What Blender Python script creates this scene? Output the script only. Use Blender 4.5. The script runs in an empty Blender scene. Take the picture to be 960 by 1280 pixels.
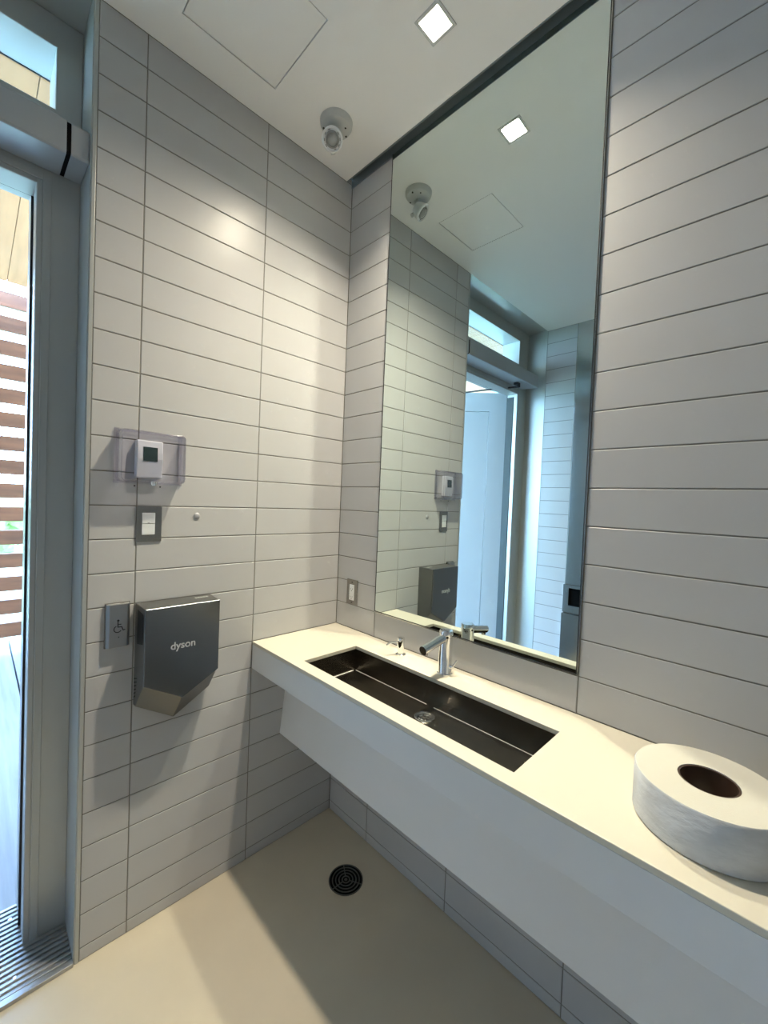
import bpy, bmesh, math, random
from mathutils import Vector, Matrix
random.seed(7)
PI = math.pi
S = bpy.context.scene
C = S.collection
H = 2.8075                 # ceiling height
TH = 0.1025                # tile course pitch
Z0 = 8.39 * TH             # worktop height, a tile joint
Y2 = -2.03                 # wall opposite the mirror
X2 = 2.70                  # wall behind the camera
OFF = 0.39 * TH            # first tile joint above the floor

# ------------------------------------------------------------------ camera
cam = bpy.data.cameras.new('camera')
cam.sensor_fit = 'HORIZONTAL'; cam.sensor_width = 36.0
cam.lens = 516.2518 / 960 * 36.0
cam.clip_start = 0.01; cam.clip_end = 200
co = bpy.data.objects.new('camera', cam); C.objects.link(co)
co.location = (1.45995, -1.17332, 1.41697)
co.rotation_euler = (1.545577, -0.040265, 0.78921)
S.camera = co

# ------------------------------------------------------------------ world, sun, exposure
w = bpy.data.worlds.new('sky'); S.world = w; w.use_nodes = True
nt = w.node_tree; nt.nodes.clear()
wo = nt.nodes.new('ShaderNodeOutputWorld'); bg = nt.nodes.new('ShaderNodeBackground')
tc = nt.nodes.new('ShaderNodeTexCoord'); sx = nt.nodes.new('ShaderNodeSeparateXYZ'); cr = nt.nodes.new('ShaderNodeValToRGB')
nt.links.new(tc.outputs['Generated'], sx.inputs[0]); nt.links.new(sx.outputs['Z'], cr.inputs[0])
cr.color_ramp.elements[0].position = 0.0; cr.color_ramp.elements[0].color = (0.45, 0.70, 1.0, 1)
cr.color_ramp.elements[1].position = 0.6; cr.color_ramp.elements[1].color = (0.28, 0.54, 1.0, 1)
nt.links.new(cr.outputs[0], bg.inputs['Color']); bg.inputs['Strength'].default_value = 30
nt.links.new(bg.outputs[0], wo.inputs['Surface'])
sun = bpy.data.lights.new('sun', 'SUN'); sun.energy = 6.0; sun.angle = 0.01; sun.color = (1.0, 0.95, 0.86)
so = bpy.data.objects.new('sun', sun); C.objects.link(so)
so.rotation_euler = Vector((-0.62, 0.25, -0.75)).to_track_quat('-Z', 'Y').to_euler()   # from behind the building
S.view_settings.view_transform = 'Standard'; S.view_settings.look = 'None'
S.view_settings.gamma = 1.0; S.view_settings.use_curve_mapping = False
S.view_settings.exposure = 0.0
S.cycles.use_denoising = True
S.cycles.max_bounces = 14; S.cycles.diffuse_bounces = 8; S.cycles.glossy_bounces = 8
S.cycles.transmission_bounces = 10; S.cycles.transparent_max_bounces = 12
S.cycles.sample_clamp_indirect = 0.0       # keep the lamp's reflection out of the mirror
S.cycles.use_guiding = True; S.cycles.guiding_training_samples = 64
S.cycles.caustics_reflective = True; S.cycles.caustics_refractive = True
S.cycles.blur_glossy = 0.0

# ------------------------------------------------------------------ materials
def mat(name, col, rough=0.5, metal=0.0, var=0.0, vscale=8.0, bump=0.0, bscale=200.0, spec=0.5, aniso=None, trans=0.0, emis=None, estr=0.0, coat=0.0):
    m = bpy.data.materials.new(name); m.use_nodes = True
    n = m.node_tree; b = n.nodes['Principled BSDF']; L = n.links
    b.inputs['Base Color'].default_value = (*col, 1); b.inputs['Roughness'].default_value = rough
    b.inputs['Metallic'].default_value = metal
    b.inputs['Specular IOR Level'].default_value = spec
    b.inputs['Transmission Weight'].default_value = trans
    b.inputs['Coat Weight'].default_value = coat
    if emis: b.inputs['Emission Color'].default_value = (*emis, 1); b.inputs['Emission Strength'].default_value = estr
    t = n.nodes.new('ShaderNodeTexCoord')
    if var > 0:
        mp = n.nodes.new('ShaderNodeMapping'); nz = n.nodes.new('ShaderNodeTexNoise'); rp = n.nodes.new('ShaderNodeValToRGB')
        if aniso: mp.inputs['Scale'].default_value = aniso
        nz.inputs['Scale'].default_value = vscale; nz.inputs['Detail'].default_value = 5
        L.new(t.outputs['Object'], mp.inputs[0]); L.new(mp.outputs[0], nz.inputs['Vector']); L.new(nz.outputs[0], rp.inputs[0])
        rp.color_ramp.elements[0].position = 0.3; rp.color_ramp.elements[1].position = 0.7
        rp.color_ramp.elements[0].color = (*[c * (1 - var) for c in col], 1)
        rp.color_ramp.elements[1].color = (*[min(1, c * (1 + var)) for c in col], 1)
        L.new(rp.outputs[0], b.inputs['Base Color'])
    if bump > 0:
        n2 = n.nodes.new('ShaderNodeTexNoise'); bp = n.nodes.new('ShaderNodeBump'); mp2 = n.nodes.new('ShaderNodeMapping')
        if aniso: mp2.inputs['Scale'].default_value = aniso
        n2.inputs['Scale'].default_value = bscale; n2.inputs['Detail'].default_value = 3
        bp.inputs['Strength'].default_value = bump; bp.inputs['Distance'].default_value = 0.002
        L.new(t.outputs['Object'], mp2.inputs[0]); L.new(mp2.outputs[0], n2.inputs['Vector'])
        L.new(n2.outputs[0], bp.inputs['Height']); L.new(bp.outputs[0], b.inputs['Normal'])
    return m
M = {}
M['tile'] = mat('glazed_tile', (0.50, 0.50, 0.505), 0.31, spec=0.24, var=0.02, vscale=3)
M['grout'] = mat('grey_grout', (0.22, 0.21, 0.19), 0.9)
M['floor'] = mat('cream_epoxy', (0.55, 0.485, 0.375), 0.45, var=0.04, vscale=5, bump=0.05, bscale=300)
M['ceiling'] = mat('white_ceiling_paint', (0.84, 0.84, 0.84), 0.7, bump=0.03, bscale=400)
M['plaster'] = mat('grey_plaster', (0.5, 0.5, 0.5), 0.8)
M['paint_metal'] = mat('grey_painted_aluminium', (0.46, 0.475, 0.465), 0.36, 0.35, bump=0.03, bscale=500)
M['oper_metal'] = mat('pale_anodised_cover', (0.42, 0.44, 0.46), 0.4, 0.45, bump=0.03, bscale=500)
M['dark_metal'] = mat('dark_channel_metal', (0.26, 0.30, 0.31), 0.35, 0.5)
M['steel'] = mat('brushed_steel', (0.56, 0.57, 0.57), 0.17, 1.0, bump=0.02, bscale=120, aniso=(1, 1, 0.05))
M['sink_steel'] = mat('sink_steel', (0.23, 0.205, 0.17), 0.27, 1.0, var=0.18, vscale=14, bump=0.03, bscale=90)
M['chrome'] = mat('polished_chrome', (0.86, 0.86, 0.85), 0.06, 1.0)
M['plate_steel'] = mat('plate_steel', (0.36, 0.35, 0.33), 0.25, 1.0, bump=0.02, bscale=200)
M['sprayed'] = mat('sprayed_nickel', (0.19, 0.20, 0.21), 0.25, 0.9, bump=0.02, bscale=700)
M['sprayed_side'] = mat('nickel_side', (0.19, 0.19, 0.185), 0.34, 0.8)
M['worktop'] = mat('cream_solid_surface', (0.66, 0.62, 0.52), 0.38)
M['worktop_w'] = mat('white_solid_surface', (0.72, 0.73, 0.74), 0.45, var=0.01)
M['paper'] = mat('tissue_paper_daylit', (0.60, 0.61, 0.62), 0.9, bump=0.9, bscale=40, var=0.10, vscale=16, aniso=(1, 1, 2.2), spec=0.1)  # white paper, daylight's blue cast put into the colour of the roll's side
M['paper_top'] = mat('tissue_paper_edge', (0.60, 0.585, 0.52), 0.85, spec=0.1, bump=0.15, bscale=500)
M['card'] = mat('dark_card_core', (0.06, 0.035, 0.025), 0.3)
M['white_plastic'] = mat('white_plastic', (0.74, 0.76, 0.78), 0.35)
M['off_white'] = mat('offwhite_sensor_plastic', (0.55, 0.57, 0.57), 0.5)
M['lcd'] = mat('dark_lcd', (0.03, 0.055, 0.05), 0.2)
M['black'] = mat('black_plastic', (0.012, 0.012, 0.014), 0.45)
M['letter'] = mat('silver_lettering', (0.55, 0.56, 0.56), 0.4, 0.3)
M['door_paint'] = mat('pale_door_paint', (0.38, 0.40, 0.41), 0.4)
M['iron'] = mat('dark_iron', (0.035, 0.035, 0.03), 0.5, 0.6)
M['deck'] = mat('weathered_deck', (0.19, 0.19, 0.195), 0.7, var=0.16, vscale=6, aniso=(0.35, 6, 6))
M['cedar'] = mat('cedar_slat', (0.135, 0.050, 0.020), 0.6, var=0.35, vscale=5, aniso=(3, 0.4, 3))
M['soffit_wood'] = mat('pine_soffit', (0.44, 0.225, 0.10), 0.6, var=0.12, vscale=5, aniso=(0.4, 4, 4))
M['lawn'] = mat('pale_dry_lawn', (0.45, 0.52, 0.32), 0.9, var=0.2, vscale=2)
M['leaf'] = mat('hedge_leaf', (0.22, 0.34, 0.12), 0.7, var=0.4, vscale=6)
M['cream'] = mat('cream_board', (0.80, 0.72, 0.55), 0.8)
M['hatch'] = mat('hatch_paint', (0.84, 0.84, 0.84), 0.65)
M['pale_reveal'] = mat('pale_reveal_paint', (0.74, 0.80, 0.82), 0.45)
M['seam'] = mat('white_seam', (0.95, 0.95, 0.93), 0.35)

def mat_mirror():
    m = bpy.data.materials.new('mirror_silver'); m.use_nodes = True
    b = m.node_tree.nodes['Principled BSDF']
    b.inputs['Base Color'].default_value = (0.78, 0.87, 0.85, 1); b.inputs['Metallic'].default_value = 1; b.inputs['Roughness'].default_value = 0.0
    return m
M['mirror'] = mat_mirror()
def mat_clear(name, col, alpha):
    m = bpy.data.materials.new(name); m.use_nodes = True
    n = m.node_tree; n.nodes.clear(); o = n.nodes.new('ShaderNodeOutputMaterial')
    tr = n.nodes.new('ShaderNodeBsdfTransparent'); tr.inputs[0].default_value = (*col, 1)
    gl = n.nodes.new('ShaderNodeBsdfGlossy'); gl.inputs['Roughness'].default_value = 0.06
    fr = n.nodes.new('ShaderNodeLayerWeight'); fr.inputs['Blend'].default_value = alpha
    mx = n.nodes.new('ShaderNodeMixShader')
    n.links.new(fr.outputs['Facing'], mx.inputs[0]); n.links.new(tr.outputs[0], mx.inputs[1]); n.links.new(gl.outputs[0], mx.inputs[2])
    n.links.new(mx.outputs[0], o.inputs[0]); return m
M['clear'] = mat_clear('clear_polycarbonate', (0.95, 0.945, 0.975), 0.16)
M['glass'] = mat_clear('window_glass', (0.96, 0.98, 0.98), 0.12)
def mat_emit(name, col, s):
    m = bpy.data.materials.new(name); m.use_nodes = True
    n = m.node_tree; n.nodes.clear(); o = n.nodes.new('ShaderNodeOutputMaterial'); e = n.nodes.new('ShaderNodeEmission')
    e.inputs[0].default_value = (*col, 1); e.inputs[1].default_value = s; n.links.new(e.outputs[0], o.inputs[0]); return m
M['lens'] = mat_emit('lit_lens', (1.0, 0.9, 0.72), 30.0)

# ------------------------------------------------------------------ helpers
def obj(name, bm, m, parent=None, smooth=False, bevel=0.0, seg=2, kind=None):
    bmesh.ops.recalc_face_normals(bm, faces=bm.faces[:])
    me = bpy.data.meshes.new(name); bm.to_mesh(me); bm.free()
    o = bpy.data.objects.new(name, me); C.objects.link(o)
    for mm in (m if isinstance(m, list) else [m]): me.materials.append(mm)
    if smooth:
        for p in me.polygons: p.use_smooth = True
        md = o.modifiers.new('edges', 'EDGE_SPLIT'); md.split_angle = math.radians(38)
    if bevel:
        b = o.modifiers.new('bevel', 'BEVEL'); b.width = bevel; b.segments = seg; b.limit_method = 'ANGLE'; b.angle_limit = math.radians(30)
    if parent:
        o.parent = parent; o.matrix_parent_inverse = Matrix.Translation(parent.location).inverted()
    if kind: o['kind'] = kind
    return o
def tag(o, label, cat, group=None):
    o['label'] = label; o['category'] = cat
    if group: o['group'] = group
    return o
def thing(name, label, cat, loc, group=None, kind=None):
    o = bpy.data.objects.new(name, None); C.objects.link(o); o.location = loc; o.empty_display_size = 0.05
    if label: tag(o, label, cat, group)
    if kind: o['kind'] = kind
    return o
def bx(bm, x0, x1, y0, y1, z0, z1, mi=0):
    r = bmesh.ops.create_cube(bm, size=1.0)
    for v in r['verts']:
        v.co = Vector(((x0 + x1) / 2 + v.co.x * (x1 - x0), (y0 + y1) / 2 + v.co.y * (y1 - y0), (z0 + z1) / 2 + v.co.z * (z1 - z0)))
    for f in {f for v in r['verts'] for f in v.link_faces}: f.material_index = mi
    return r['verts']
def box(x0, x1, y0, y1, z0, z1):
    bm = bmesh.new(); bx(bm, x0, x1, y0, y1, z0, z1); return bm
def cyl(bm, a, b, r0, r1=None, n=32, caps=True):
    a, b = Vector(a), Vector(b); d = b - a; r1 = r0 if r1 is None else r1
    mt = Matrix.Translation((a + b) / 2) @ d.to_track_quat('Z', 'Y').to_matrix().to_4x4()
    bmesh.ops.create_cone(bm, cap_ends=caps, segments=n, radius1=r0, radius2=r1, depth=d.length, matrix=mt)
def tube(bm, pts, r, n=12):
    for a, b in zip(pts, pts[1:]): cyl(bm, a, b, r, n=n)
    for p in pts[1:-1]:
        bmesh.ops.create_uvsphere(bm, u_segments=n, v_segments=8, radius=r, matrix=Matrix.Translation(p))
def lathe(bm, prof, mt=Matrix(), n=48, closed=False):
    rings = []
    for r, z in prof:
        if r < 1e-6: rings.append([bm.verts.new(mt @ Vector((0, 0, z)))])
        else: rings.append([bm.verts.new(mt @ Vector((r * math.cos(2 * PI * k / n), r * math.sin(2 * PI * k / n), z))) for k in range(n)])
    if closed: rings.append(rings[0])
    for a, b in zip(rings, rings[1:]):
        for k in range(n):
            q = []
            for v in (a[k % len(a)], a[(k + 1) % len(a)], b[(k + 1) % len(b)], b[k % len(b)]):
                if v not in q: q.append(v)
            if len(q) >= 3:
                try: bm.faces.new(q)
                except ValueError: pass
def prism(bm, pts, off):
    """pts: planar polygon (Vectors), extruded by off"""
    a = [bm.verts.new(Vector(p)) for p in pts]; b = [bm.verts.new(Vector(p) + Vector(off)) for p in pts]
    bm.faces.new(a); bm.faces.new(b[::-1]); n = len(a)
    for k in range(n): bm.faces.new((a[k], a[(k + 1) % n], b[(k + 1) % n], b[k]))
def slab_holes(u0, u1, v0, v1, w0, w1, holes, P):
    """slab between w0 and w1 over [u0,u1]x[v0,v1] with rectangular holes; P maps (u,v,w) to a point"""
    us = sorted({u0, u1, *[h[0] for h in holes], *[h[1] for h in holes]}); vs = sorted({v0, v1, *[h[2] for h in holes], *[h[3] for h in holes]})
    bm = bmesh.new(); cache = {}
    def V(u, v, w):
        k = (round(u, 6), round(v, 6), round(w, 6))
        if k not in cache: cache[k] = bm.verts.new(P(u, v, w))
        return cache[k]
    def solid(i, j):
        if i < 0 or j < 0 or i >= len(us) - 1 or j >= len(vs) - 1: return False
        cu, cv = (us[i] + us[i + 1]) / 2, (vs[j] + vs[j + 1]) / 2
        return not any(h[0] < cu < h[1] and h[2] < cv < h[3] for h in holes)
    for i in range(len(us) - 1):
        for j in range(len(vs) - 1):
            if not solid(i, j): continue
            a, b, c, d = us[i], us[i + 1], vs[j], vs[j + 1]
            for w in (w0, w1): bm.faces.new((V(a, c, w), V(b, c, w), V(b, d, w), V(a, d, w)))
            if not solid(i - 1, j): bm.faces.new((V(a, c, w0), V(a, d, w0), V(a, d, w1), V(a, c, w1)))
            if not solid(i + 1, j): bm.faces.new((V(b, c, w0), V(b, d, w0), V(b, d, w1), V(b, c, w1)))
            if not solid(i, j - 1): bm.faces.new((V(a, c, w0), V(b, c, w0), V(b, c, w1), V(a, c, w1)))
            if not solid(i, j + 1): bm.faces.new((V(a, d, w0), V(b, d, w0), V(b, d, w1), V(a, d, w1)))
    return bm
GR = 0.0034
def tiles(bm, rects, P, t=0.0016, b=0.0011):
    """raised tiles; P(u,v,w), w=0 is the tile face and positive w points into the wall"""
    for (u0, u1, v0, v1) in rects:
        if u1 - u0 < 0.004 or v1 - v0 < 0.004: continue
        g = GR / 2
        o = [(u0 + g, v0 + g), (u1 - g, v0 + g), (u1 - g, v1 - g), (u0 + g, v1 - g)]
        i = [(u0 + g + b, v0 + g + b), (u1 - g - b, v0 + g + b), (u1 - g - b, v1 - g - b), (u0 + g + b, v1 - g - b)]
        dz = random.uniform(-1, 1) * 0.00012; dz2 = random.uniform(-1, 1) * 0.00012
        f = [bm.verts.new(P(*p, s)) for p, s in zip(i, (dz, dz2, -dz, -dz2))]
        m_ = [bm.verts.new(P(*p, b * 0.8)) for p in o]; k = [bm.verts.new(P(*p, t + 0.001)) for p in o]
        bm.faces.new(f)
        for q in range(4):
            r = (q + 1) % 4
            bm.faces.new((f[q], f[r], m_[r], m_[q])); bm.faces.new((m_[q], m_[r], k[r], k[q]))
def courses(): 
    z = [0.0, OFF]
    while z[-1] + TH < H + 0.02: z.append(z[-1] + TH)
    z[-1] = min(z[-1], H + 0.02)
    if z[-1] < H + 0.019: z.append(H + 0.02)
    return z
def wall(name, slab, rects, P):
    """one mesh: concrete slab with grout face plus raised tiles"""
    bm = bmesh.new(); bx(bm, *slab, mi=1); n0 = len(bm.faces)
    tiles(bm, rects, P)
    bm.faces.ensure_lookup_table()
    o = obj(name, bm, [M['tile'], M['grout']], kind='structure')
    return o

# ------------------------------------------------------------------ room
zc = courses()
P_left = lambda u, v, w: Vector((-w, -u, v))
P_back = lambda u, v, w: Vector((u, w, v))
P_front = lambda u, v, w: Vector((u, Y2 - w, v))
P_right = lambda u, v, w: Vector((X2 + w, -u, v))
B1, B2, CE = 0.4076, 0.8115, 0.9355
R_left = [(a, b, z0, z1) for z0, z1 in zip(zc, zc[1:]) for a, b in ((0, B1), (B1, B2), (B2, CE))]
wall('wall_left', (-0.30, -0.0016, -0.940, 0.0016, 0, H + 0.02), R_left, P_left)
XA, XM, XB = 0.2498, 0.6537, 1.0554
R_back = []
for z0, z1 in zip(zc, zc[1:]):
    if z1 <= Z0 + 1e-4: seg = ((0, XA), (XA, XM), (XM, XB), (XB, 1.459), (1.459, 1.863), (1.863, 2.267), (2.267, X2))
    elif z1 <= Z0 + TH + 1e-3: seg = ((0, XA), (XA, XB), (XB, 1.861), (1.861, X2))
    else: seg = ((0, XA), (XB, 1.861), (1.861, X2))
    R_back += [(a, b, z0, z1) for a, b in seg]
wall('wall_back', (-0.30, X2 + 0.2, 0.0016, 0.20, 0, H + 0.05), R_back, P_back)
TW0, TW1 = 0.232, 0.62          # stainless unit in the far wall
wall('wall_front', (0.0, X2 + 0.2, Y2 - 0.20, Y2 - 0.0016, 0, H + 0.05),
     [(a, b, z0, z1) for z0, z1 in zip(zc, zc[1:]) for a, b in ((0, 0.229), (0.626, 1.03), (1.03, 1.84), (1.84, X2))], P_front)
wall('wall_right', (X2 + 0.0016, X2 + 0.2, Y2 - 0.2, 0.2, 0, H + 0.05),
     [(a, b, z0, z1) for z0, z1 in zip(zc, zc[1:]) for a, b in ((0, 0.4), (0.4, 1.2), (1.2, 2.03))], P_right)

DR = (0.2845, 0.3755, -0.2165, -0.1275)
bmf = slab_holes(-0.34, X2 + 0.2, Y2 - 0.2, 0.2, -0.12, 0.0, [], lambda u, v, w: Vector((u, v, w)))
obj('floor', bmf, M['floor'], kind='structure')

LX, LY, LS = 0.651, -0.239, 0.044
HX0, HX1, HY0, HY1 = 0.135, 0.4265, -0.757, -0.461
bmc = slab_holes(0.0, X2, Y2, -0.031, H, H + 0.03,
                 [(LX - LS, LX + LS, LY - LS, LY + LS), (HX0 - .003, HX1 + .003, HY0 - .003, HY1 + .003)], lambda u, v, w: Vector((u, v, w)))
bx(bmc, -0.02, X2 + 0.2, Y2 - 0.2, 0.2, H + 0.075, H + 0.12)
obj('ceiling', bmc, M['ceiling'], kind='structure')
# roof above
obj('roof', box(-3.0, X2 + 0.4, -4.5, 3.0, H + 0.32, H + 0.42), M['plaster'], kind='structure')

# dark metal channel between ceiling and mirror wall
bm = bmesh.new()
bx(bm, 0.0, X2, -0.031, 0.0, H + 0.026, H + 0.029)
bx(bm, 0.0, X2, -0.0325, -0.0305, H - 0.002, H + 0.028)
bx(bm, 0.0, X2, -0.004, 0.0, H - 0.016, H + 0.027)
obj('trim_1', bm, M['dark_metal'], kind='structure')
# metal bead round the corner of the tiled wall
bm = bmesh.new(); bx(bm, -0.004, 0.0008, -0.946, -0.936, 0, H)
obj('trim_2', bm, M['paint_metal'], bevel=0.001, kind='structure')

# ------------------------------------------------------------------ doorway lining, frame, transom
FX = -0.158                     # room-side face of the frame
HZ = H + 0.006                  # lining soffit
bm = bmesh.new()
bx(bm, -0.345, -0.003, -0.9485, -0.9400, 0, HZ + 0.02)            # near return
bx(bm, -0.345, 0.0, Y2 - 0.2, Y2 + 0.002, 0, HZ + 0.02)           # far return
bx(bm, -0.345, 0.0, Y2, -0.9405, HZ, HZ + 0.1)                    # lining soffit
obj('trim_3', bm, M['paint_metal'], kind='structure')

door = thing('door_1', None, None, (FX, -1.47, 0), kind='structure')
yn, yf = -0.9488, Y2 + 0.0025
OYN, OYF = -1.0525, -1.882       # clear opening
OZ = 2.309
TY0, TY1, TZ0, TZ1 = -1.886, -1.011, 2.545, 2.728                # transom opening
bm = slab_holes(-yf, -yn, 0.0, HZ - 0.001, 0.0, 0.085,
                [(-OYN, -OYF, -1, OZ), (-TY1, -TY0, TZ0, TZ1)], lambda u, v, w: Vector((FX - w, -u, v)))
# raised bands round the opening
for (a, b, d) in ((-1.0370, -1.0175, 0.0035), (-1.0515, -1.0392, 0.0015)):
    bx(bm, FX - 0.01, FX + d, a, b, 0, OZ + 0.035 if d > .002 else OZ + .014)
e1, e2 = OYF - 0.0350, OYF - 0.0155
bx(bm, FX - 0.01, FX + 0.0035, e1, e2, 0, OZ + 0.035)
bx(bm, FX - 0.01, FX + 0.0015, OYF - 0.0133, OYF - 0.001, 0, OZ + 0.014)
bx(bm, FX - 0.01, FX + 0.0035, e2, -1.0370, OZ + 0.0155, OZ + 0.035)
bx(bm, FX - 0.01, FX + 0.0015, OYF - 0.001, -1.0515, OZ + 0.001, OZ + 0.0133)
# outer rebated part of the frame
ox0, ox1 = -0.345, FX - 0.085
bx(bm, ox0, ox1, OYN - 0.004, yn, 0, 2.45); bx(bm, ox0, ox1, yf, OYF - 0.02, 0, 2.45); bx(bm, ox0, ox1, OYF - 0.02, OYN + 0.02, 2.345, 2.45)
bm2 = bm
obj('door_frame', bm2, M['paint_metal'], door, bevel=0.0008, seg=1)
# black gasket inside the rebate
bm = bmesh.new()
bx(bm, -0.246, -0.240, OYN - 0.006, OYN + 0.002, 0.01, OZ + 0.006); bx(bm, -0.246, -0.240, OYF - 0.02, OYN, OZ + 0.001, OZ + 0.012)
bx(bm, -0.246, -0.240, OYF - 0.02, OYF - 0.001, 0.01, OZ + 0.006)
obj('gasket', bm, M['black'], door)
# door leaf, swung outwards
hp = Vector((-0.256, -1.897, 0)); dr = Vector((-0.77, 0.638, 0)).normalized(); nn = Vector((dr.y, -dr.x, 0))
if nn.y > 0: nn = -nn          # thickness goes away from the mirror wall
def leafP(s, t, z): return hp + dr * s + nn * t + Vector((0, 0, z))
LW, LT, LZ = 0.80, 0.045, 2.335
def leafbox(bm, s0, s1, t0, t1, z0, z1):
    vs = bx(bm, s0, s1, t0, t1, z0, z1)
    for v in vs: v.co = leafP(v.co.x, v.co.y, v.co.z)
bm = bmesh.new()
ST, RT = 0.135, 0.150
leafbox(bm, 0, ST, 0, LT, 0.012, LZ); leafbox(bm, LW - ST, LW, 0, LT, 0.012, LZ)
leafbox(bm, ST, LW - ST, 0, LT, LZ - RT, LZ); leafbox(bm, ST, LW - ST, 0, LT, 0.012, 0.012 + 0.26)
leaf = obj('door_leaf', bm, M['door_paint'], door)
bm = bmesh.new(); leafbox(bm, ST + .003, LW - ST - .003, 0.004, LT - 0.004, 0.275, LZ - RT - 0.003)
obj('panel', bm, M['door_paint'], leaf, bevel=0.002)
bm = bmesh.new(); leafbox(bm, -0.006, 0.0, 0.002, LT - 0.002, 0.03, LZ - 0.02)
bx(bm, -0.2425, -0.188, OYF + 0.0003, OYF + 0.007, 0.03, OZ - 0.02)
hg = obj('hinge', bm, mat('dark_hinge', (0.035, 0.045, 0.045), 0.6), leaf)
bm = bmesh.new(); cyl(bm, leafP(-0.008, -0.001, 0.03), leafP(-0.008, -0.001, LZ - 0.02), 0.005, n=16)
for k in range(24):
    zz = 0.1 + k * 0.094
    cyl(bm, leafP(-0.0065, 0.012 + 0.02 * (k % 2), zz), leafP(-0.0055, 0.012 + 0.02 * (k % 2), zz), 0.004, n=12)
obj('pin', bm, M['steel'], hg, smooth=True)
# threshold
bm = bmesh.new()
bx(bm, -0.345, 0.004, yf, -0.9488, 0.0, 0.006)
k = 0; x = -0.340
while x < -0.02:
    bx(bm, x, x + 0.010, yf, -0.9488, 0.006, 0.0125); x += 0.0185
bx(bm, -0.014, 0.006, yf, -0.9488, 0.001, 0.0125)
th = obj('threshold', bm, mat('threshold_aluminium', (0.42, 0.42, 0.42), 0.35, 0.75, bump=0.05, bscale=90, var=0.15, vscale=20, aniso=(5, .4, 1)), door, bevel=0.0012)
for yy in (-1.075, -1.40, -1.78):
    for xx in (-0.060, -0.285):
        bm = bmesh.new(); cyl(bm, (xx, yy, 0.0125), (xx, yy, 0.0134), 0.0045, n=16)
        obj('screw', bm, M['chrome'], th)

win = thing('window_1', None, None, (FX - 0.14, -1.45, TZ0), kind='structure')
bm = slab_holes(-yf, -yn, 2.452, HZ - 0.001, 0.0, 0.062, [(-TY1 - .0, -TY0, TZ0 - 0.0, TZ1)], lambda u, v, w: Vector((FX - 0.086 - w, -u, v)))
obj('window_frame', bm, M['pale_reveal'], win)
bm = bmesh.new()
for (a, b, c_, d) in ((TY0 + .0002, TY1 - .0002, TZ1 - 0.0018, TZ1 - .0002), (TY0 + .0002, TY1 - .0002, TZ0 + .0002, TZ0 + 0.0018), (TY1 - 0.0018, TY1 - .0002, TZ0 + .002, TZ1 - .002), (TY0 + .0002, TY0 + 0.0018, TZ0 + .002, TZ1 - .002)):
    bx(bm, FX - 0.1485, FX - 0.0015, a, b, c_, d)
obj('reveal_lining', bm, M['pale_reveal'], win)
bm = box(FX - 0.152, FX - 0.149, TY0 - 0.006, TY1 + 0.006, TZ0 - 0.004, TZ1 + 0.006)
obj('pane', bm, M['glass'], win)
bm = bmesh.new()
bx(bm, FX - 0.149, FX - 0.144, TY0, TY1, TZ1 - 0.004, TZ1)
bx(bm, FX - 0.149, FX - 0.144, TY0, TY1, TZ0, TZ0 + 0.006)
obj('gasket', bm, M['black'], win)

# ------------------------------------------------------------------ outside
bm = bmesh.new(); y = -5.4
while y < 2.6:
    bx(bm, -3.75, -0.348, y, y + 0.169, -0.035, -0.010); y += 0.179
bm_o = obj('deck', bm, M['deck'], bevel=0.002, seg=1, kind='structure')
obj('deck_frame', box(-3.8, -0.348, -5.5, 2.7, -0.2, -0.05), M['iron'], kind='structure')
bm = bmesh.new(); y = -5.4
while y < 2.6:
    bx(bm, -3.0, -0.36, y, y + 0.166, 3.02, 3.04); y += 0.169
bx(bm, -3.0, -0.36, -5.4, 2.6, 3.035, 3.05)
obj('porch_soffit', bm, M['soffit_wood'], bevel=0.0015, seg=1, kind='structure')
bm = bmesh.new(); bx(bm, -0.36, -0.346, -5.4, -2.24, -0.2, 3.2); bx(bm, -0.36, -0.346, 0.21, 2.6, -0.2, 3.2); bx(bm, -0.36, -0.346, -2.24, 0.21, HZ + 0.02, 3.2)
bx(bm, -0.36, -0.346, -0.942, 0.21, -0.2, HZ + .02)
bx(bm, -0.36, -0.346, -2.24, Y2 - 0.02, -0.2, HZ + .02)
obj('wall_outer', bm, M['cream'], kind='structure')
scr = thing('slatted_screen', 'cedar slatted privacy screen standing at the far edge of the porch deck', 'screen', (-3.33, -1.4, 0))
for k in range(15):
    z = 2.989 - k * 0.2012
    zz = z - 0.055
    o = obj('slat', box(-3.36, -3.32, -4.9, 1.6, zz - 0.006, zz + 0.118), M['cedar'], scr, bevel=0.003, seg=1)
for yy in (-4.9, -2.75, 1.5):
    obj('post', box(-3.46, -3.361, yy, yy + 0.09, -0.01, 3.1), M['cedar'], scr)
obj('lawn', box(-60, -3.8, -50, 50, -0.7, -0.30), M['lawn'], kind='structure')
def hedge(x, y, ln, h, label):
    bm = bmesh.new()
    n = int(ln * 5)
    for k in range(n):
        r = random.uniform(0.35, 0.6)
        c = Vector((x + random.uniform(-.4, .4), y + ln * k / n + random.uniform(-.2, .2), -0.3 + random.uniform(0.2, h - 0.3)))
        s = bmesh.ops.create_icosphere(bm, subdivisions=2, radius=r, matrix=Matrix.Translation(c))
        for v in s['verts']: v.co += (v.co - c).normalized() * random.uniform(-0.12, 0.12)
    o = obj('hedge', bm, M['leaf']); tag(o, label, 'hedge'); return o
hedge(-13, -7, 12, 1.9, 'green hedge seen through the gaps of the cedar screen')

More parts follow.
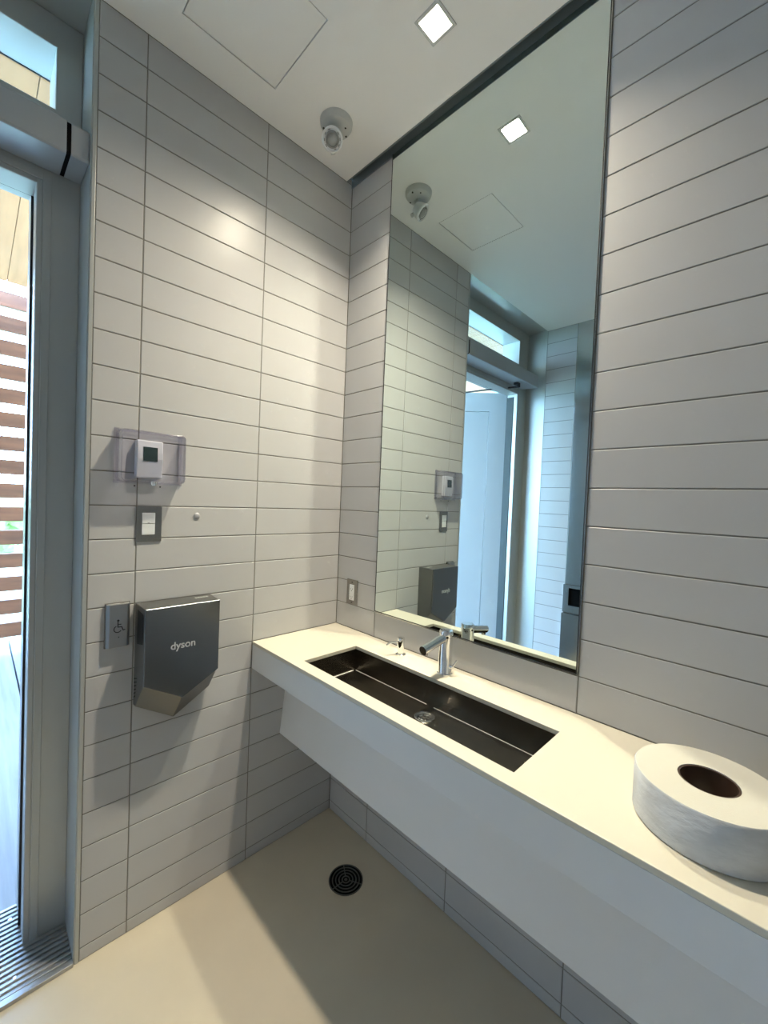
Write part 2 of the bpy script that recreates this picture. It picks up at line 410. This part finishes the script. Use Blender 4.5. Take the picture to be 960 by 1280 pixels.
# ------------------------------------------------------------------ vanity
van = thing('vanity_counter', 'cream solid surface wash counter with a white front and sloping panel below', 'counter', (1.2, -0.2, Z0))
CF, CB, CZ = -0.4076, -0.001, 0.7555
SX0, SX1, SY0, SY1 = 0.2835, 1.062, -0.362, -0.1265
CX1 = X2 - 0.001
bm = slab_holes(0.001, CX1, CF, CB, Z0 - 0.013, Z0, [(SX0, SX1, SY0, SY1)], lambda u, v, w: Vector((u, v, w)))
obj('worktop', bm, M['worktop'], van, bevel=0.0015)
obj('front_apron', box(0.001, CX1, CF + 0.0004, CF + 0.014, CZ, Z0 - 0.0135), M['worktop_w'], van, bevel=0.001)
obj('underside', box(0.001, CX1, CF + 0.0145, -0.20, CZ, CZ + 0.005), M['worktop_w'], van)
bm = bmesh.new()
prism(bm, [(0.001, -0.2440, CZ - 0.0005), (0.001, -0.2745, 0.4533), (0.001, -0.2625, 0.4533), (0.001, -0.2320, CZ - 0.0005)], (CX1 - 0.001, 0, 0))
obj('access_panel', bm, M['worktop_w'], van, bevel=0.001)
bm = bmesh.new()
prism(bm, [(0.001, -0.2620, 0.4533), (0.001, -0.004, 0.30), (0.001, -0.004, 0.312), (0.001, -0.2620, 0.4653)], (CX1 - 0.001, 0, 0))
obj('back_panel', bm, M['worktop_w'], van)

sink = thing('trough_sink', 'long brushed steel trough sink set into the cream wash counter', 'sink', (0.67, -0.245, 0.765))
BZ = 0.765
bm = bmesh.new()
t = 0.0015; x0, x1, y0, y1, zt = SX0 - 0.002, SX1 + 0.002, SY0 - 0.002, SY1 + 0.003, Z0 - 0.0135
o4 = [(x0, y0), (x1, y0), (x1, y1), (x0, y1)]
top = [bm.verts.new((x, y, zt)) for x, y in o4]
bot = [bm.verts.new((x, y, BZ)) for x, y in o4]
for k in range(4): bm.faces.new((top[k], top[(k + 1) % 4], bot[(k + 1) % 4], bot[k]))
ctr = (0.680, -0.188)
n = 32; ring = [bm.verts.new((ctr[0] + 0.024 * math.cos(2 * PI * k / n + PI / n - 3 * PI / 4), ctr[1] + 0.024 * math.sin(2 * PI * k / n + PI / n - 3 * PI / 4), BZ - 0.003)) for k in range(n)]
q = n // 4
for s in range(4):
    a, b = bot[s], bot[(s + 1) % 4]
    seg = [ring[(s * q + j) % n] for j in range(q + 1)]
    bm.faces.new([a, b] + seg[::-1])
basin = obj('basin', bm, M['sink_steel'], sink)
sm = basin.modifiers.new('thick', 'SOLIDIFY'); sm.thickness = t; sm.offset = -1
bm = bmesh.new()
for a, b in ((SX0 + .004, 0.452), (0.455, 0.636), (0.666, 1.055)):
    bx(bm, a, b, SY1 + 0.0008, SY1 + 0.0022, BZ + 0.0003, BZ + 0.0018)
bx(bm, SX0 - 0.0005, SX0 + 0.0015, SY0 + .03, SY1 - .008, BZ + 0.0005, BZ + 0.0028)
obj('seam_strip', bm, M['seam'], sink)  # thin near-white strip along the basin's floor seam
bm = bmesh.new()
dm = Matrix.Translation((ctr[0], ctr[1], BZ - 0.004))
lathe(bm, [(0.0205, 0.0), (0.0215, 0.0035), (0.028, 0.0058), (0.0315, 0.0052), (0.0325, 0.0036)], dm, 48)
dn = obj('drain', bm, mat('satin_drain', (0.8, 0.78, 0.74), 0.22, 1.0), sink, smooth=True)
bm = bmesh.new()
lathe(bm, [(0.0, -0.004), (0.021, -0.004)], dm, 32)
obj('drain_well', bm, M['black'], dn)
bm = bmesh.new()
for k in range(6):
    a = k * PI / 3 + 0.3
    d = Vector((math.cos(a), math.sin(a), 0)); p = Vector((ctr[0], ctr[1], BZ - 0.003))
    cyl(bm, p + d * 0.004, p + d * 0.017, 0.0016, n=8)
lathe(bm, [(0.017, -0.001), (0.0205, 0.001), (0.0205, -0.003)], dm, 32); lathe(bm, [(0, .003), (0.005, 0.002), (0.006, -0.001)], dm, 24)
obj('strainer', bm, M['plate_steel'], dn)

# faucet
FXc, FYc = 0.661, -0.068
fa = thing('faucet', 'polished chrome tap standing on the counter behind the trough sink', 'tap', (FXc, FYc, Z0))
bm = bmesh.new(); lathe(bm, [(0, 0), (0.0255, 0), (0.0255, 0.004), (0.0235, 0.006), (0.0225, 0.008), (0.0218, 0.122), (0.0, 0.122)], Matrix.Translation((FXc, FYc, Z0)), 48)
obj('body', bm, M['chrome'], fa, smooth=True)
bm = bmesh.new(); lathe(bm, [(0, 0.123), (0.0222, 0.123), (0.0226, 0.127), (0.0226, 0.140), (0.021, 0.1435), (0.0, 0.145)], Matrix.Translation((FXc, FYc, Z0)), 48)
obj('cap', bm, M['chrome'], fa, smooth=True)
bm = bmesh.new()
cyl(bm, (FXc, FYc - 0.012, Z0 + 0.121), (FXc, FYc - 0.118, Z0 + 0.102), 0.0138, n=40)
sp = obj('spout', bm, M['chrome'], fa, smooth=True, bevel=0.0015)
bm = bmesh.new(); cyl(bm, (FXc, FYc - 0.104, Z0 + 0.093), (FXc, FYc - 0.106, Z0 + 0.086), 0.0085, n=24)
obj('aerator', bm, M['plate_steel'], sp, smooth=True)
bm = bmesh.new(); cyl(bm, (FXc + 0.018, FYc, Z0 + 0.030), (FXc + 0.031, FYc, Z0 + 0.030), 0.0065, n=24)
tube(bm, [Vector((FXc + 0.029, FYc, Z0 + 0.030)), Vector((FXc + 0.034, FYc + 0.006, Z0 + 0.040)), Vector((FXc + 0.038, FYc + 0.012, Z0 + 0.052))], 0.0026, 10)
obj('lever', bm, M['chrome'], fa, smooth=True)

# soap pump
SPx, SPy = 0.4545, -0.058
sp_ = thing('soap_pump', 'small chrome soap dispenser pump left of the tap', 'soap dispenser', (SPx, SPy, Z0))
bm = bmesh.new(); lathe(bm, [(0, 0), (0.0185, 0), (0.019, 0.0025), (0.0165, 0.0045), (0.0105, 0.006), (0.0105, 0.014), (0.0, 0.014)], Matrix.Translation((SPx, SPy, Z0)), 40)
obj('collar', bm, M['chrome'], sp_, smooth=True)
bm = bmesh.new(); lathe(bm, [(0, 0.012), (0.0115, 0.013), (0.0132, 0.020), (0.0135, 0.060), (0.0125, 0.0635), (0.0, 0.0645)], Matrix.Translation((SPx, SPy, Z0)), 40)
obj('pump_head', bm, M['chrome'], sp_, smooth=True)
bm = bmesh.new(); tube(bm, [Vector((SPx - .004, SPy - .006, Z0 + 0.048)), Vector((SPx - 0.018, SPy - 0.040, Z0 + 0.047)), Vector((SPx - 0.024, SPy - 0.052, Z0 + 0.039))], 0.003, 10)
obj('nozzle', bm, M['chrome'], sp_, smooth=True)

# toilet paper
rc = (1.367, -0.236); RR = 0.1135; RHt = 0.083
rl = thing('toilet_paper_roll', 'jumbo white toilet paper roll lying flat on the counter against the wall', 'toilet roll', (rc[0], rc[1], Z0))
Tm = Matrix.Translation((rc[0], rc[1], Z0))
bm = bmesh.new()
prof = [(0.0455, 0.0008), (RR - 0.002, 0.0008), (RR, 0.003), (RR, RHt - 0.003), (RR - 0.0022, RHt), (0.0455, RHt)]
lathe(bm, prof, Tm, 96, closed=True)
for f in bm.faces: f.material_index = 0
o = obj('paper', bm, [M['paper'], M['paper_top']], rl, smooth=True)
for p in o.data.polygons:
    if abs(p.normal.z) > 0.8: p.material_index = 1
bm = bmesh.new(); lathe(bm, [(0.0418, 0.001), (0.0450, 0.001), (0.0450, RHt - 0.001), (0.0418, RHt - 0.001)], Tm, 64, closed=True)
obj('cardboard_core', bm, M['card'], rl, smooth=True)

# ------------------------------------------------------------------ mirror
mx0, mx1, mz0, mz1 = 0.2535, 1.0525, 0.9690, H - 0.010
mr = thing('mirror', 'tall wall mirror rising from above the tap to the ceiling', 'mirror', ((mx0 + mx1) / 2, 0, mz0))
obj('glass', box(mx0 + .0027, mx1 - .002, -0.0055, 0.0012, mz0 + .002, mz1), M['mirror'], mr)
bm = bmesh.new()
bx(bm, mx0, mx0 + 0.0026, -0.0062, 0.0012, mz0, mz1); bx(bm, mx1 - 0.0018, mx1, -0.0062, 0.0012, mz0, mz1); bx(bm, mx0, mx1, -0.0062, 0.0012, mz0, mz0 + 0.0018)
obj('edge_channel', bm, M['black'], mr)
bm = bmesh.new(); bx(bm, mx0 - .001, mx1 + .001, -0.009, 0.0012, mz0 - 0.0035, mz0 - 0.0002); bx(bm, mx1 + 0.0002, mx1 + 0.0026, -0.0045, 0.0012, mz0, mz1)
obj('support_rail', bm, M['steel'], mr)

# ------------------------------------------------------------------ electric items
def plate(name, P, u0, u1, v0, v1, dw, m, parent, bev=0.0012):
    bm = bmesh.new(); vs = bx(bm, u0, u1, v0, v1, 0, dw)
    for v in vs: v.co = P(v.co.x, v.co.y, v.co.z)
    return obj(name, bm, m, parent, bevel=bev)
PL = lambda u, v, w: Vector((w, -u, v))       # w out of the left wall
PB = lambda u, v, w: Vector((u, -w, v))       # w out of the mirror wall
def round_rect(bm, u0, u1, v0, v1, r, w0, w1, P, n=6):
    pts = []
    for cx, cy, a0 in ((u1 - r, v1 - r, 0), (u0 + r, v1 - r, PI / 2), (u0 + r, v0 + r, PI), (u1 - r, v0 + r, 1.5 * PI)):
        for k in range(n + 1):
            a = a0 + k * PI / 2 / n; pts.append((cx + r * math.cos(a), cy + r * math.sin(a)))
    a = [bm.verts.new(P(u, v, w0)) for u, v in pts]; b = [bm.verts.new(P(u, v, w1)) for u, v in pts]
    bm.faces.new(a); bm.faces.new(b)
    for k in range(len(a)): bm.faces.new((a[k], a[(k + 1) % len(a)], b[(k + 1) % len(a)], b[k]))

out = thing('power_outlet', 'white outlet in a steel plate between wall corner and mirror', 'outlet', (0.1075, 0, 0.963))
plate('cover_plate', PB, 0.0725, 0.1420, 0.9625, 1.0735, 0.005, M['plate_steel'], out, 0.0015)
rc_ = plate('receptacle', PB, 0.0925, 0.1215, 0.9845, 1.0515, 0.0075, M['white_plastic'], out, 0.001)
for zz in (1.033, 0.999):
    bm = bmesh.new()
    for du in (-0.006, 0.006):
        vs = bx(bm, 0.107 + du - 0.0009, 0.107 + du + 0.0009, zz - 0.003, zz + 0.003, 0.0074, 0.0078)
        for v in vs: v.co = PB(*v.co)
    cyl(bm, PB(0.107, zz - 0.008, 0.0074), PB(0.107, zz - 0.008, 0.0078), 0.0022, n=12)
    obj('socket', bm, M['black'], rc_)
for zz in (1.062, 0.974):
    bm = bmesh.new(); cyl(bm, PB(0.107, zz, 0.0049), PB(0.107, zz, 0.0056), 0.0028, n=16)
    obj('screw', bm, M['iron'], out)

sw = thing('light_switch', 'white rocker switch in a steel plate under the thermostat', 'switch', (0, -0.7768, 1.26))
plate('cover_plate', PL, 0.7400, 0.8137, 1.2590, 1.3735, 0.005, M['plate_steel'], sw, 0.0015)
rk = bmesh.new(); vs = bx(rk, 0.7605, 0.7975, 1.3180, 1.3515, 0.0052, 0.0088)
for v in vs: v.co = PL(*v.co)
obj('rocker', rk, M['white_plastic'], sw, bevel=0.001)
rk = bmesh.new(); vs = bx(rk, 0.7605, 0.7975, 1.2820, 1.3170, 0.0052, 0.0078)
for v in vs: v.co = PL(*v.co)
obj('rocker', rk, M['white_plastic'], sw, bevel=0.001)
bm = bmesh.new(); vs = bx(bm, 0.776, 0.782, 1.3185, 1.3198, 0.0088, 0.0094)
for v in vs: v.co = PL(*v.co)
obj('indicator', bm, M['black'], sw)

# thermostat
ts = thing('thermostat', 'white thermostat with dark display inside the clear guard box', 'thermostat', (0, -0.786, 1.459))
bm = bmesh.new()
prism(bm, [PL(0.748, 1.461, 0.0), PL(0.748, 1.461, 0.024), PL(0.7475, 1.520, 0.030), PL(0.7475, 1.577, 0.026), PL(0.7475, 1.577, 0.0)], (0, -0.074, 0))
tb = obj('housing', bm, M['white_plastic'], ts, bevel=0.004, seg=3)
bm = bmesh.new()
a, b = 0.0298, 0.0272
vs = [PL(0.7640, 1.513, a - 0.0002), PL(0.8045, 1.513, a - 0.0002), PL(0.8045, 1.5565, b + 0.001), PL(0.7640, 1.5565, b + 0.001)]
prism(bm, vs, (0.0012, 0, 0)); obj('display', bm, M['lcd'], tb)
# guard
gd = thing('thermostat_guard', 'clear plastic lockable guard box around the thermostat', 'guard box', (0, -0.782, 1.447))
gu0, gu1, gv0, gv1, gd_ = 0.689, 0.871, 1.447, 1.6015, 0.062
bm = bmesh.new()
def rr(u0, u1, v0, v1, r, w, n=6):
    pts = []
    for cx, cy, a0 in ((u1 - r, v1 - r, 0), (u0 + r, v1 - r, PI / 2), (u0 + r, v0 + r, PI), (u1 - r, v0 + r, 1.5 * PI)):
        for k in range(n + 1):
            an = a0 + k * PI / 2 / n; pts.append(bm.verts.new(PL(cx + r * math.cos(an), cy + r * math.sin(an), w)))
    return pts
loops = [rr(gu0 - .002, gu1 + .002, gv0 - .002, gv1 + .002, 0.014, 0.006), rr(gu0, gu1, gv0, gv1, 0.013, gd_ - 0.005),
         rr(gu0 + 0.0015, gu1 - 0.0015, gv0 + 0.0015, gv1 - 0.0015, 0.0125, gd_ - 0.0015), rr(gu0 + 0.005, gu1 - 0.005, gv0 + 0.005, gv1 - 0.005, 0.010, gd_)]
for A, B in zip(loops, loops[1:]):
    for k in range(len(A)): bm.faces.new((A[k], A[(k + 1) % len(A)], B[(k + 1) % len(A)], B[k]))
bm.faces.new(loops[-1])
o = obj('cover', bm, M['clear'], gd, smooth=True); s_ = o.modifiers.new('t', 'SOLIDIFY'); s_.thickness = 0.0025
bm = bmesh.new()
for (a, b, c, d) in ((gu0 - .006, gu0 + .006, gv0 - .006, gv1 + .006), (gu1 - .006, gu1 + .006, gv0 - .006, gv1 + .006), (gu0 - .006, gu1 + .006, gv0 - .006, gv0 + .004), (gu0 - .006, gu1 + .006, gv1 - .004, gv1 + .006)):
    vs = bx(bm, a, b, c, d, 0.0005, 0.006)
    for v in vs: v.co = PL(*v.co)
obj('base_ring', bm, M['clear'], gd)
bm = bmesh.new(); cyl(bm, (0.045, -0.777, 1.450), (0.045, -0.777, 1.440), 0.0100, n=24); cyl(bm, (0.045, -0.777, 1.440), (0.045, -0.777, 1.437), 0.0070, n=24)
lk = obj('lock', bm, M['chrome'], gd, smooth=True)
for yy, lb in ((-0.8195, 'left'), (-0.7466, 'right')):
    bm = bmesh.new(); cyl(bm, (0.0002, yy, 1.4350), (0.0012, yy, 1.4350), 0.0026, n=12)
    tag(obj('screw_hole', bm, M['black']), 'tiny dark screw hole in the tile below the clear guard box, ' + lb + ' of its lock', 'screw hole', 'screw holes below the guard box')

bm = bmesh.new(); lathe(bm, [(0, 0.005), (0.007, 0.0045), (0.0105, 0.002), (0.0112, 0)], Matrix.Translation((0.0002, -0.6283, 1.3415)) @ Matrix.Rotation(PI / 2, 4, 'Y'), 32)
tag(obj('wall_bumper', bm, mat('translucent_bumper', (0.40, 0.40, 0.42), 0.3), smooth=True), 'small round translucent bumper stuck on the tiles right of the switch', 'bumper')

# access push plate
pb = thing('door_push_button', 'steel door opener plate with a wheelchair symbol beside the hand dryer', 'push button', (0, -0.857, 0.94))
bm = bmesh.new(); vs = bx(bm, 0.8245, 0.8910, 0.9390, 1.0760, 0.0, 0.006)
for v in vs: v.co = PL(*v.co)
obj('back_box', bm, M['plate_steel'], pb, bevel=0.001)
bm = bmesh.new()
prism(bm, [PL(0.8265, 0.9415, 0.007), PL(0.8265, 0.9415, 0.013), PL(0.8335, 0.9415, 0.0205), PL(0.8810, 0.9415, 0.0205), PL(0.8885, 0.9415, 0.013), PL(0.8885, 0.9415, 0.007)], (0, 0, 0.132))
pp = obj('push_plate', bm, mat('satin_push_plate', (0.36, 0.37, 0.38), 0.3, 0.9), pb, bevel=0.0015)
def strip(bm, pts, wd, P, w0, w1):
    for (a, b) in zip(pts, pts[1:]):
        a2, b2 = Vector(a), Vector(b); d = (b2 - a2).normalized(); n_ = Vector((-d.y, d.x)) * wd / 2
        prism(bm, [P(*(a2 + n_), w0), P(*(b2 + n_), w0), P(*(b2 - n_), w0), P(*(a2 - n_), w0)], P(0, 0, w1) - P(0, 0, w0))
    for p in pts:
        cyl(bm, P(p[0], p[1], w0), P(p[0], p[1], w1 - 1e-5), wd / 2, n=14)
bm = bmesh.new(); PW = lambda u, v, w: Vector((0.0205 + w, -0.8575 + u, 1.005 + v))   # u grows to the right in view
cyl(bm, PW(-0.001, 0.0190, 0), PW(-0.001, 0.0190, .0006), 0.0032, n=20)
strip(bm, [(-0.0015, 0.0145), (-0.0015, -0.0010), (0.0085, -0.0010), (0.0125, -0.0120), (0.0168, -0.0105)], 0.0026, PW, 0, 0.0006)
strip(bm, [(-0.0015, 0.0070), (0.0065, 0.0070)], 0.0022, PW, 0, 0.0006)
arc = [(-0.0015 + 0.0098 * math.cos(math.radians(a)) - 0.0005, -0.0070 + 0.0098 * math.sin(math.radians(a))) for a in range(118, 342, 14)]
strip(bm, arc, 0.0024, PW, 0, 0.0006)
obj('wheelchair_symbol', bm, M['black'], pp)
bm = bmesh.new(); cyl(bm, PW(0.001, -0.032, 0), PW(0.001, -0.032, .0006), 0.0016, n=12); obj('screw', bm, M['black'], pp)

# hand dryer
hd = thing('hand_dryer', 'dark nickel wedge-shaped hand dryer mounted on the tiled wall', 'hand dryer', (0, -0.694, 0.672))
yL, yR, yC = -0.8085, -0.578, -0.694
zt_, zs, ztip = 1.0665, 0.7440, 0.6725
back = [(yL, zt_), (yR, zt_), (yR, zs), (yC, ztip), (yL, zs)]
frontp = [(-0.8055, zt_ - 0.002), (-0.5815, zt_ - 0.002), (-0.5815, 0.8300), (-0.694, 0.7645), (-0.8055, 0.8300)]
bm = bmesh.new()
def ring_(pts, x): return [bm.verts.new((x, y, z)) for y, z in pts]
r0 = ring_(back, 0.0005); r1 = ring_([(y, z) for y, z in back], 0.022); r2 = ring_(frontp, 0.092)
for A, B in ((r0, r1), (r1, r2)):
    for k in range(5): bm.faces.new((A[k], A[(k + 1) % 5], B[(k + 1) % 5], B[k]))
bm.faces.new(r0); bm.faces.new(r2)
body = obj('housing', bm, M['sprayed_side'], hd, bevel=0.002)
bm = bmesh.new(); prism(bm, [(0.0928, y, z) for y, z in [(-0.8058, zt_ - 0.0015), (-0.5812, zt_ - 0.0015), (-0.5812, 0.8315), (-0.694, 0.7665), (-0.8058, 0.8315)]], (0.0082, 0, 0))
fc = obj('front_cover', bm, M['sprayed'], hd, bevel=0.0022, seg=3)
# inlet and slots on the left side
bm = bmesh.new(); prism(bm, [(0.030, -0.8085, 1.052), (0.082, -0.8068, 1.046), (0.082, -0.8068, 0.955), (0.030, -0.8085, 0.945)], (0, -0.0006, 0))
obj('air_inlet', bm, M['black'], body)
bm = bmesh.new()
for k in range(6):
    z_ = 0.842 - k * 0.012
    prism(bm, [(0.010, -0.8092, z_ - 0.010), (0.038 - 0.003 * k, -0.8088, z_ - 0.002), (0.038 - 0.003 * k, -0.8088, z_ - 0.005), (0.010, -0.8092, z_ - 0.0145)], (0, -0.0008, 0))
obj('vent', bm, M['black'], body)
bm = bmesh.new()
for k in range(5):
    bx(bm, 0.03 + 0.006 * 0, 0.046, -0.640 + k * 0.009, -0.635 + k * 0.009, zt_ - 0.0004, zt_ + 0.0004)
obj('top_marking', bm, M['letter'], body)
def text_mesh(name, body_, size, mt, m, parent, ext=0.0004, sx_=1.0):
    cu = bpy.data.curves.new(name, 'FONT'); cu.body = body_; cu.size = size; cu.extrude = ext; cu.align_x = 'CENTER'; cu.offset = 0.0005; cu.resolution_u = 6
    to = bpy.data.objects.new(name + '_tmp', cu); C.objects.link(to)
    dg = bpy.context.evaluated_depsgraph_get(); me = bpy.data.meshes.new_from_object(to.evaluated_get(dg)); bpy.data.objects.remove(to)
    me.transform(mt @ Matrix.Diagonal((sx_, 1, 1, 1)))
    me.name = name; o = bpy.data.objects.new(name, me); C.objects.link(o); me.materials.clear(); me.materials.append(m)
    o.parent = parent; o.matrix_parent_inverse = Matrix.Translation(parent.location).inverted(); return o
rot = Matrix(((0, 0, 1, 0), (1, 0, 0, 0), (0, 1, 0, 0), (0, 0, 0, 1)))
text_mesh('lettering', 'dyson', 0.032, Matrix.Translation((0.1014, -0.6960, 0.9285)) @ rot, M['letter'], fc, sx_=1.0)

# ------------------------------------------------------------------ door operator
op = thing('door_operator', 'long pale metal automatic door opener housing under the transom window', 'door opener', (-0.09, -1.47, 2.35))
def opbox(y0, y1, s=0.0): 
    bm = bmesh.new()
    prism(bm, [(FX + 0.002, y0, 2.357 - s), (-0.024 + s, y0, 2.349 - s), (-0.020 + s, y0, 2.354 - s), (-0.020 + s, y0, 2.437 + s), (-0.026 + s, y0, 2.443 + s), (FX + 0.002, y0, 2.443 + s)], (0, y1 - y0, 0)); return bm
obj('housing', opbox(-1.942, -1.0010), M['oper_metal'], op, bevel=0.001, seg=1)
obj('joint_band', opbox(-1.0008, -0.9905, -0.003), mat('black_rubber', (0.006, 0.006, 0.007), 0.8, spec=0.1), op)
obj('end_cover', opbox(-0.9903, -0.9490, -0.0015), M['oper_metal'], op, bevel=0.001, seg=1)
bm = bmesh.new(); cyl(bm, (-0.085, -1.755, 2.356), (-0.085, -1.755, 2.322), 0.013, n=24); bx(bm, -0.10, -0.07, -1.745, -1.705, 2.333, 2.350)
obj('spindle', bm, M['black'], op, bevel=0.002)
shoe = leafP(0.44, -0.012, 2.318)
bm = bmesh.new(); tube(bm, [Vector((-0.085, -1.755, 2.326)), Vector((-0.085 + (shoe.x + 0.085) * .5 + 0.02, -1.755 + (shoe.y + 1.755) * .5, 2.325)), shoe], 0.0065, 12)
obj('arm', bm, M['black'], op, smooth=True)
bm = bmesh.new(); leafbox(bm, 0.415, 0.465, -0.022, -0.0005, 2.285, 2.328); obj('shoe', bm, M['black'], op, bevel=0.003)

# ------------------------------------------------------------------ ceiling items
tag(obj('access_hatch', box(HX0, HX1, HY0, HY1, H + 0.0006, H + 0.012), M['hatch'], bevel=0.0006, seg=1), 'square white access hatch set flush in the ceiling', 'access hatch')
se = thing('motion_sensor', 'grey-white ceiling motion sensor with a tilted round head on a disc base', 'motion sensor', (0.189, -0.239, H))
bm = bmesh.new(); lathe(bm, [(0, -0.0255), (0.040, -0.0255), (0.053, -0.021), (0.0585, -0.012), (0.060, 0.0)], Matrix.Translation((0.189, -0.239, H)), 56)
sb = obj('base', bm, M['off_white'], se, smooth=True)
for dx, dy, r_ in ((-0.030, -0.034, .0040), (-.024, -.0245, .0035), (-0.044, 0.004, .0035), (0.030, 0.020, .0035), (0.004, 0.044, .0035)):
    bm = bmesh.new(); cyl(bm, (0.189 + dx, -0.239 + dy, H - 0.0225), (0.189 + dx, -0.239 + dy, H - 0.0262), r_, n=12)
    obj('screw', bm, M['iron'], sb)
hc = Vector((0.190, -0.256, H - 0.072)); ax = Vector((0.62, -0.42, -0.66)).normalized()
bm = bmesh.new(); tube(bm, [Vector((0.184, -0.246, H - 0.022)), Vector((0.184, -0.248, H - 0.040)), hc - ax * 0.018], 0.011, 16)
obj('neck', bm, M['off_white'], se, smooth=True)
mt = Matrix.Translation(hc) @ ax.to_track_quat('Z', 'Y').to_matrix().to_4x4() @ Matrix.Scale(1.17, 4)
bm = bmesh.new(); lathe(bm, [(0, -0.026), (0.019, -0.024), (0.026, -0.014), (0.0305, 0.006), (0.0325, 0.008), (0.0325, 0.014), (0.029, 0.0165), (0.026, 0.013), (0.0, 0.013)], mt, 48)
hd_ = obj('head', bm, M['white_plastic'], se, smooth=True)
bm = bmesh.new(); lathe(bm, [(0.022, 0.0132), (0.0215, 0.0165), (0.018, 0.018), (0.016, 0.0165)], mt, 40)
for k in range(10): 
    a = 2 * PI * k / 10
    if k in (2, 7): continue
    cyl(bm, mt @ Vector((.0245 * math.cos(a), .0245 * math.sin(a), .013)), mt @ Vector((.0245 * math.cos(a + .3), .0245 * math.sin(a + .3), .0132)), 0.0016, n=8)
obj('slotted_ring', bm, mat('sensor_ring', (0.28, 0.29, 0.29), 0.5), hd_, smooth=True)
bm = bmesh.new(); lathe(bm, [(0.0, 0.0210), (0.008, 0.0195), (0.0145, 0.0160), (0.016, 0.013)], mt, 40)
obj('sensor_lens', bm, mat('sensor_lens', (0.34, 0.35, 0.35), 0.4), hd_, smooth=True)
bm = bmesh.new(); tb0 = hc + Vector((-0.022, 0.018, -0.012))
tube(bm, [hc - ax * 0.01 + Vector((-0.006, 0.012, -.004)), tb0, tb0 + Vector((-0.006, 0.010, -0.010))], 0.0085, 14)
obj('swivel_tab', bm, M['off_white'], se, smooth=True)

def downlight(x, y, label, watts, group=None):
    dl = thing('downlight', label, 'ceiling light', (x, y, H), group)
    bm = slab_holes(x - LS + .0005, x + LS - .0005, y - LS + .0005, y + LS - .0005, H - 0.0025, H + 0.02, [(x - 0.0335, x + 0.0335, y - 0.0335, y + 0.0335)], lambda u, v, w: Vector((u, v, w)))
    obj('trim', bm, M['off_white'], dl, bevel=0.0008)
    bx_ = slab_holes(x - 0.0335, x + 0.0335, y - 0.0335, y + 0.0335, H + 0.0205, H + 0.034, [(x - .0285, x + .0285, y - .0285, y + .0285)], lambda u, v, w: Vector((u, v, w)))
    obj('baffle', bx_, M['chrome'], dl)
    obj('lens', box(x - 0.0284, x + 0.0284, y - 0.0284, y + 0.0284, H + 0.022, H + 0.026), M['lens'], dl)
    la = bpy.data.lights.new('lamp', 'AREA'); la.shape = 'SQUARE'; la.size = 0.055; la.energy = watts; la.color = (1.0, 0.89, 0.69); la.spread = math.radians(130)
    lo = bpy.data.objects.new('lamp', la); C.objects.link(lo); lo.location = (x, y, H + 0.015); lo.rotation_euler = (math.radians(-9), 0, 0); lo.parent = dl; lo.matrix_parent_inverse = Matrix.Translation(dl.location).inverted()
    return dl
downlight(LX, LY, 'small square recessed ceiling downlight, lit, above the sink', 22.0)

# ------------------------------------------------------------------ floor drain
fd = thing('floor_drain', 'round dark metal floor drain with concentric rings in the cream floor', 'floor drain', (0.3295, -0.172, 0))
Fm = Matrix.Translation((0.3295, -0.172, 0))
bm = bmesh.new(); lathe(bm, [(0, 0.0006), (0.0635, 0.0006), (0.064, 0.0003)], Fm, 64); obj('pan', bm, mat('drain_dark', (0.004, 0.004, 0.004), 1.0, spec=0.0), fd)
bm = bmesh.new()
for r_ in (0.0625, 0.0505, 0.0385, 0.0265, 0.0145):
    lathe(bm, [(r_ - 0.0028, 0.0008), (r_ - 0.0022, 0.0026), (r_ + 0.0010, 0.0026), (r_ + 0.0015, 0.0008)], Fm, 64)
for k in range(3):
    a = 2 * PI * k / 3 + 0.5; d = Vector((math.cos(a), math.sin(a), 0)); p = Vector((0.3295, -0.172, 0.0022))
    cyl(bm, p + d * 0.012, p + d * 0.060, 0.0016, n=8)
lathe(bm, [(0, 0.0028), (0.005, 0.0026), (0.006, 0.0008)], Fm, 24)
obj('grate', bm, mat('cast_grate', (0.085, 0.085, 0.075), 0.55), fd, smooth=True)

# ------------------------------------------------------------------ stainless towel and waste unit on the opposite wall
tw = thing('towel_dispenser', 'full height stainless towel dispenser and waste unit in the opposite wall, seen in the mirror', 'towel dispenser', ((TW0 + TW1) / 2, Y2, 0))
yb = Y2 - 0.0005
def twb(name, x0, x1, z0, z1, d0, d1, m, bev=0.002): return obj(name, box(x0, x1, yb + d0, yb + d1, z0, z1), m, tw, bevel=bev)
twb('upper_panel', TW0, TW1, 0.850, H - 0.002, 0, 0.006, M['steel'])
bm = slab_holes(TW0 - 0.008, TW1 + 0.008, 0.640, 0.849, 0.0, 0.020, [(TW0 + 0.034, TW1 - 0.034, 0.695, 0.825)], lambda u, v, w: Vector((u, yb + w, v)))
obj('dispensing_frame', bm, M['steel'], tw, bevel=0.002)
twb('opening', TW0 + 0.034, TW1 - 0.034, 0.695, 0.825, 0.0001, 0.0014, mat('dark_void', (0.006, 0.006, 0.006), 1.0, spec=0.0), 0)
twb('waste_bin', TW0 - 0.004, TW1 + 0.004, 0.12, 0.636, 0, 0.045, M['steel'])
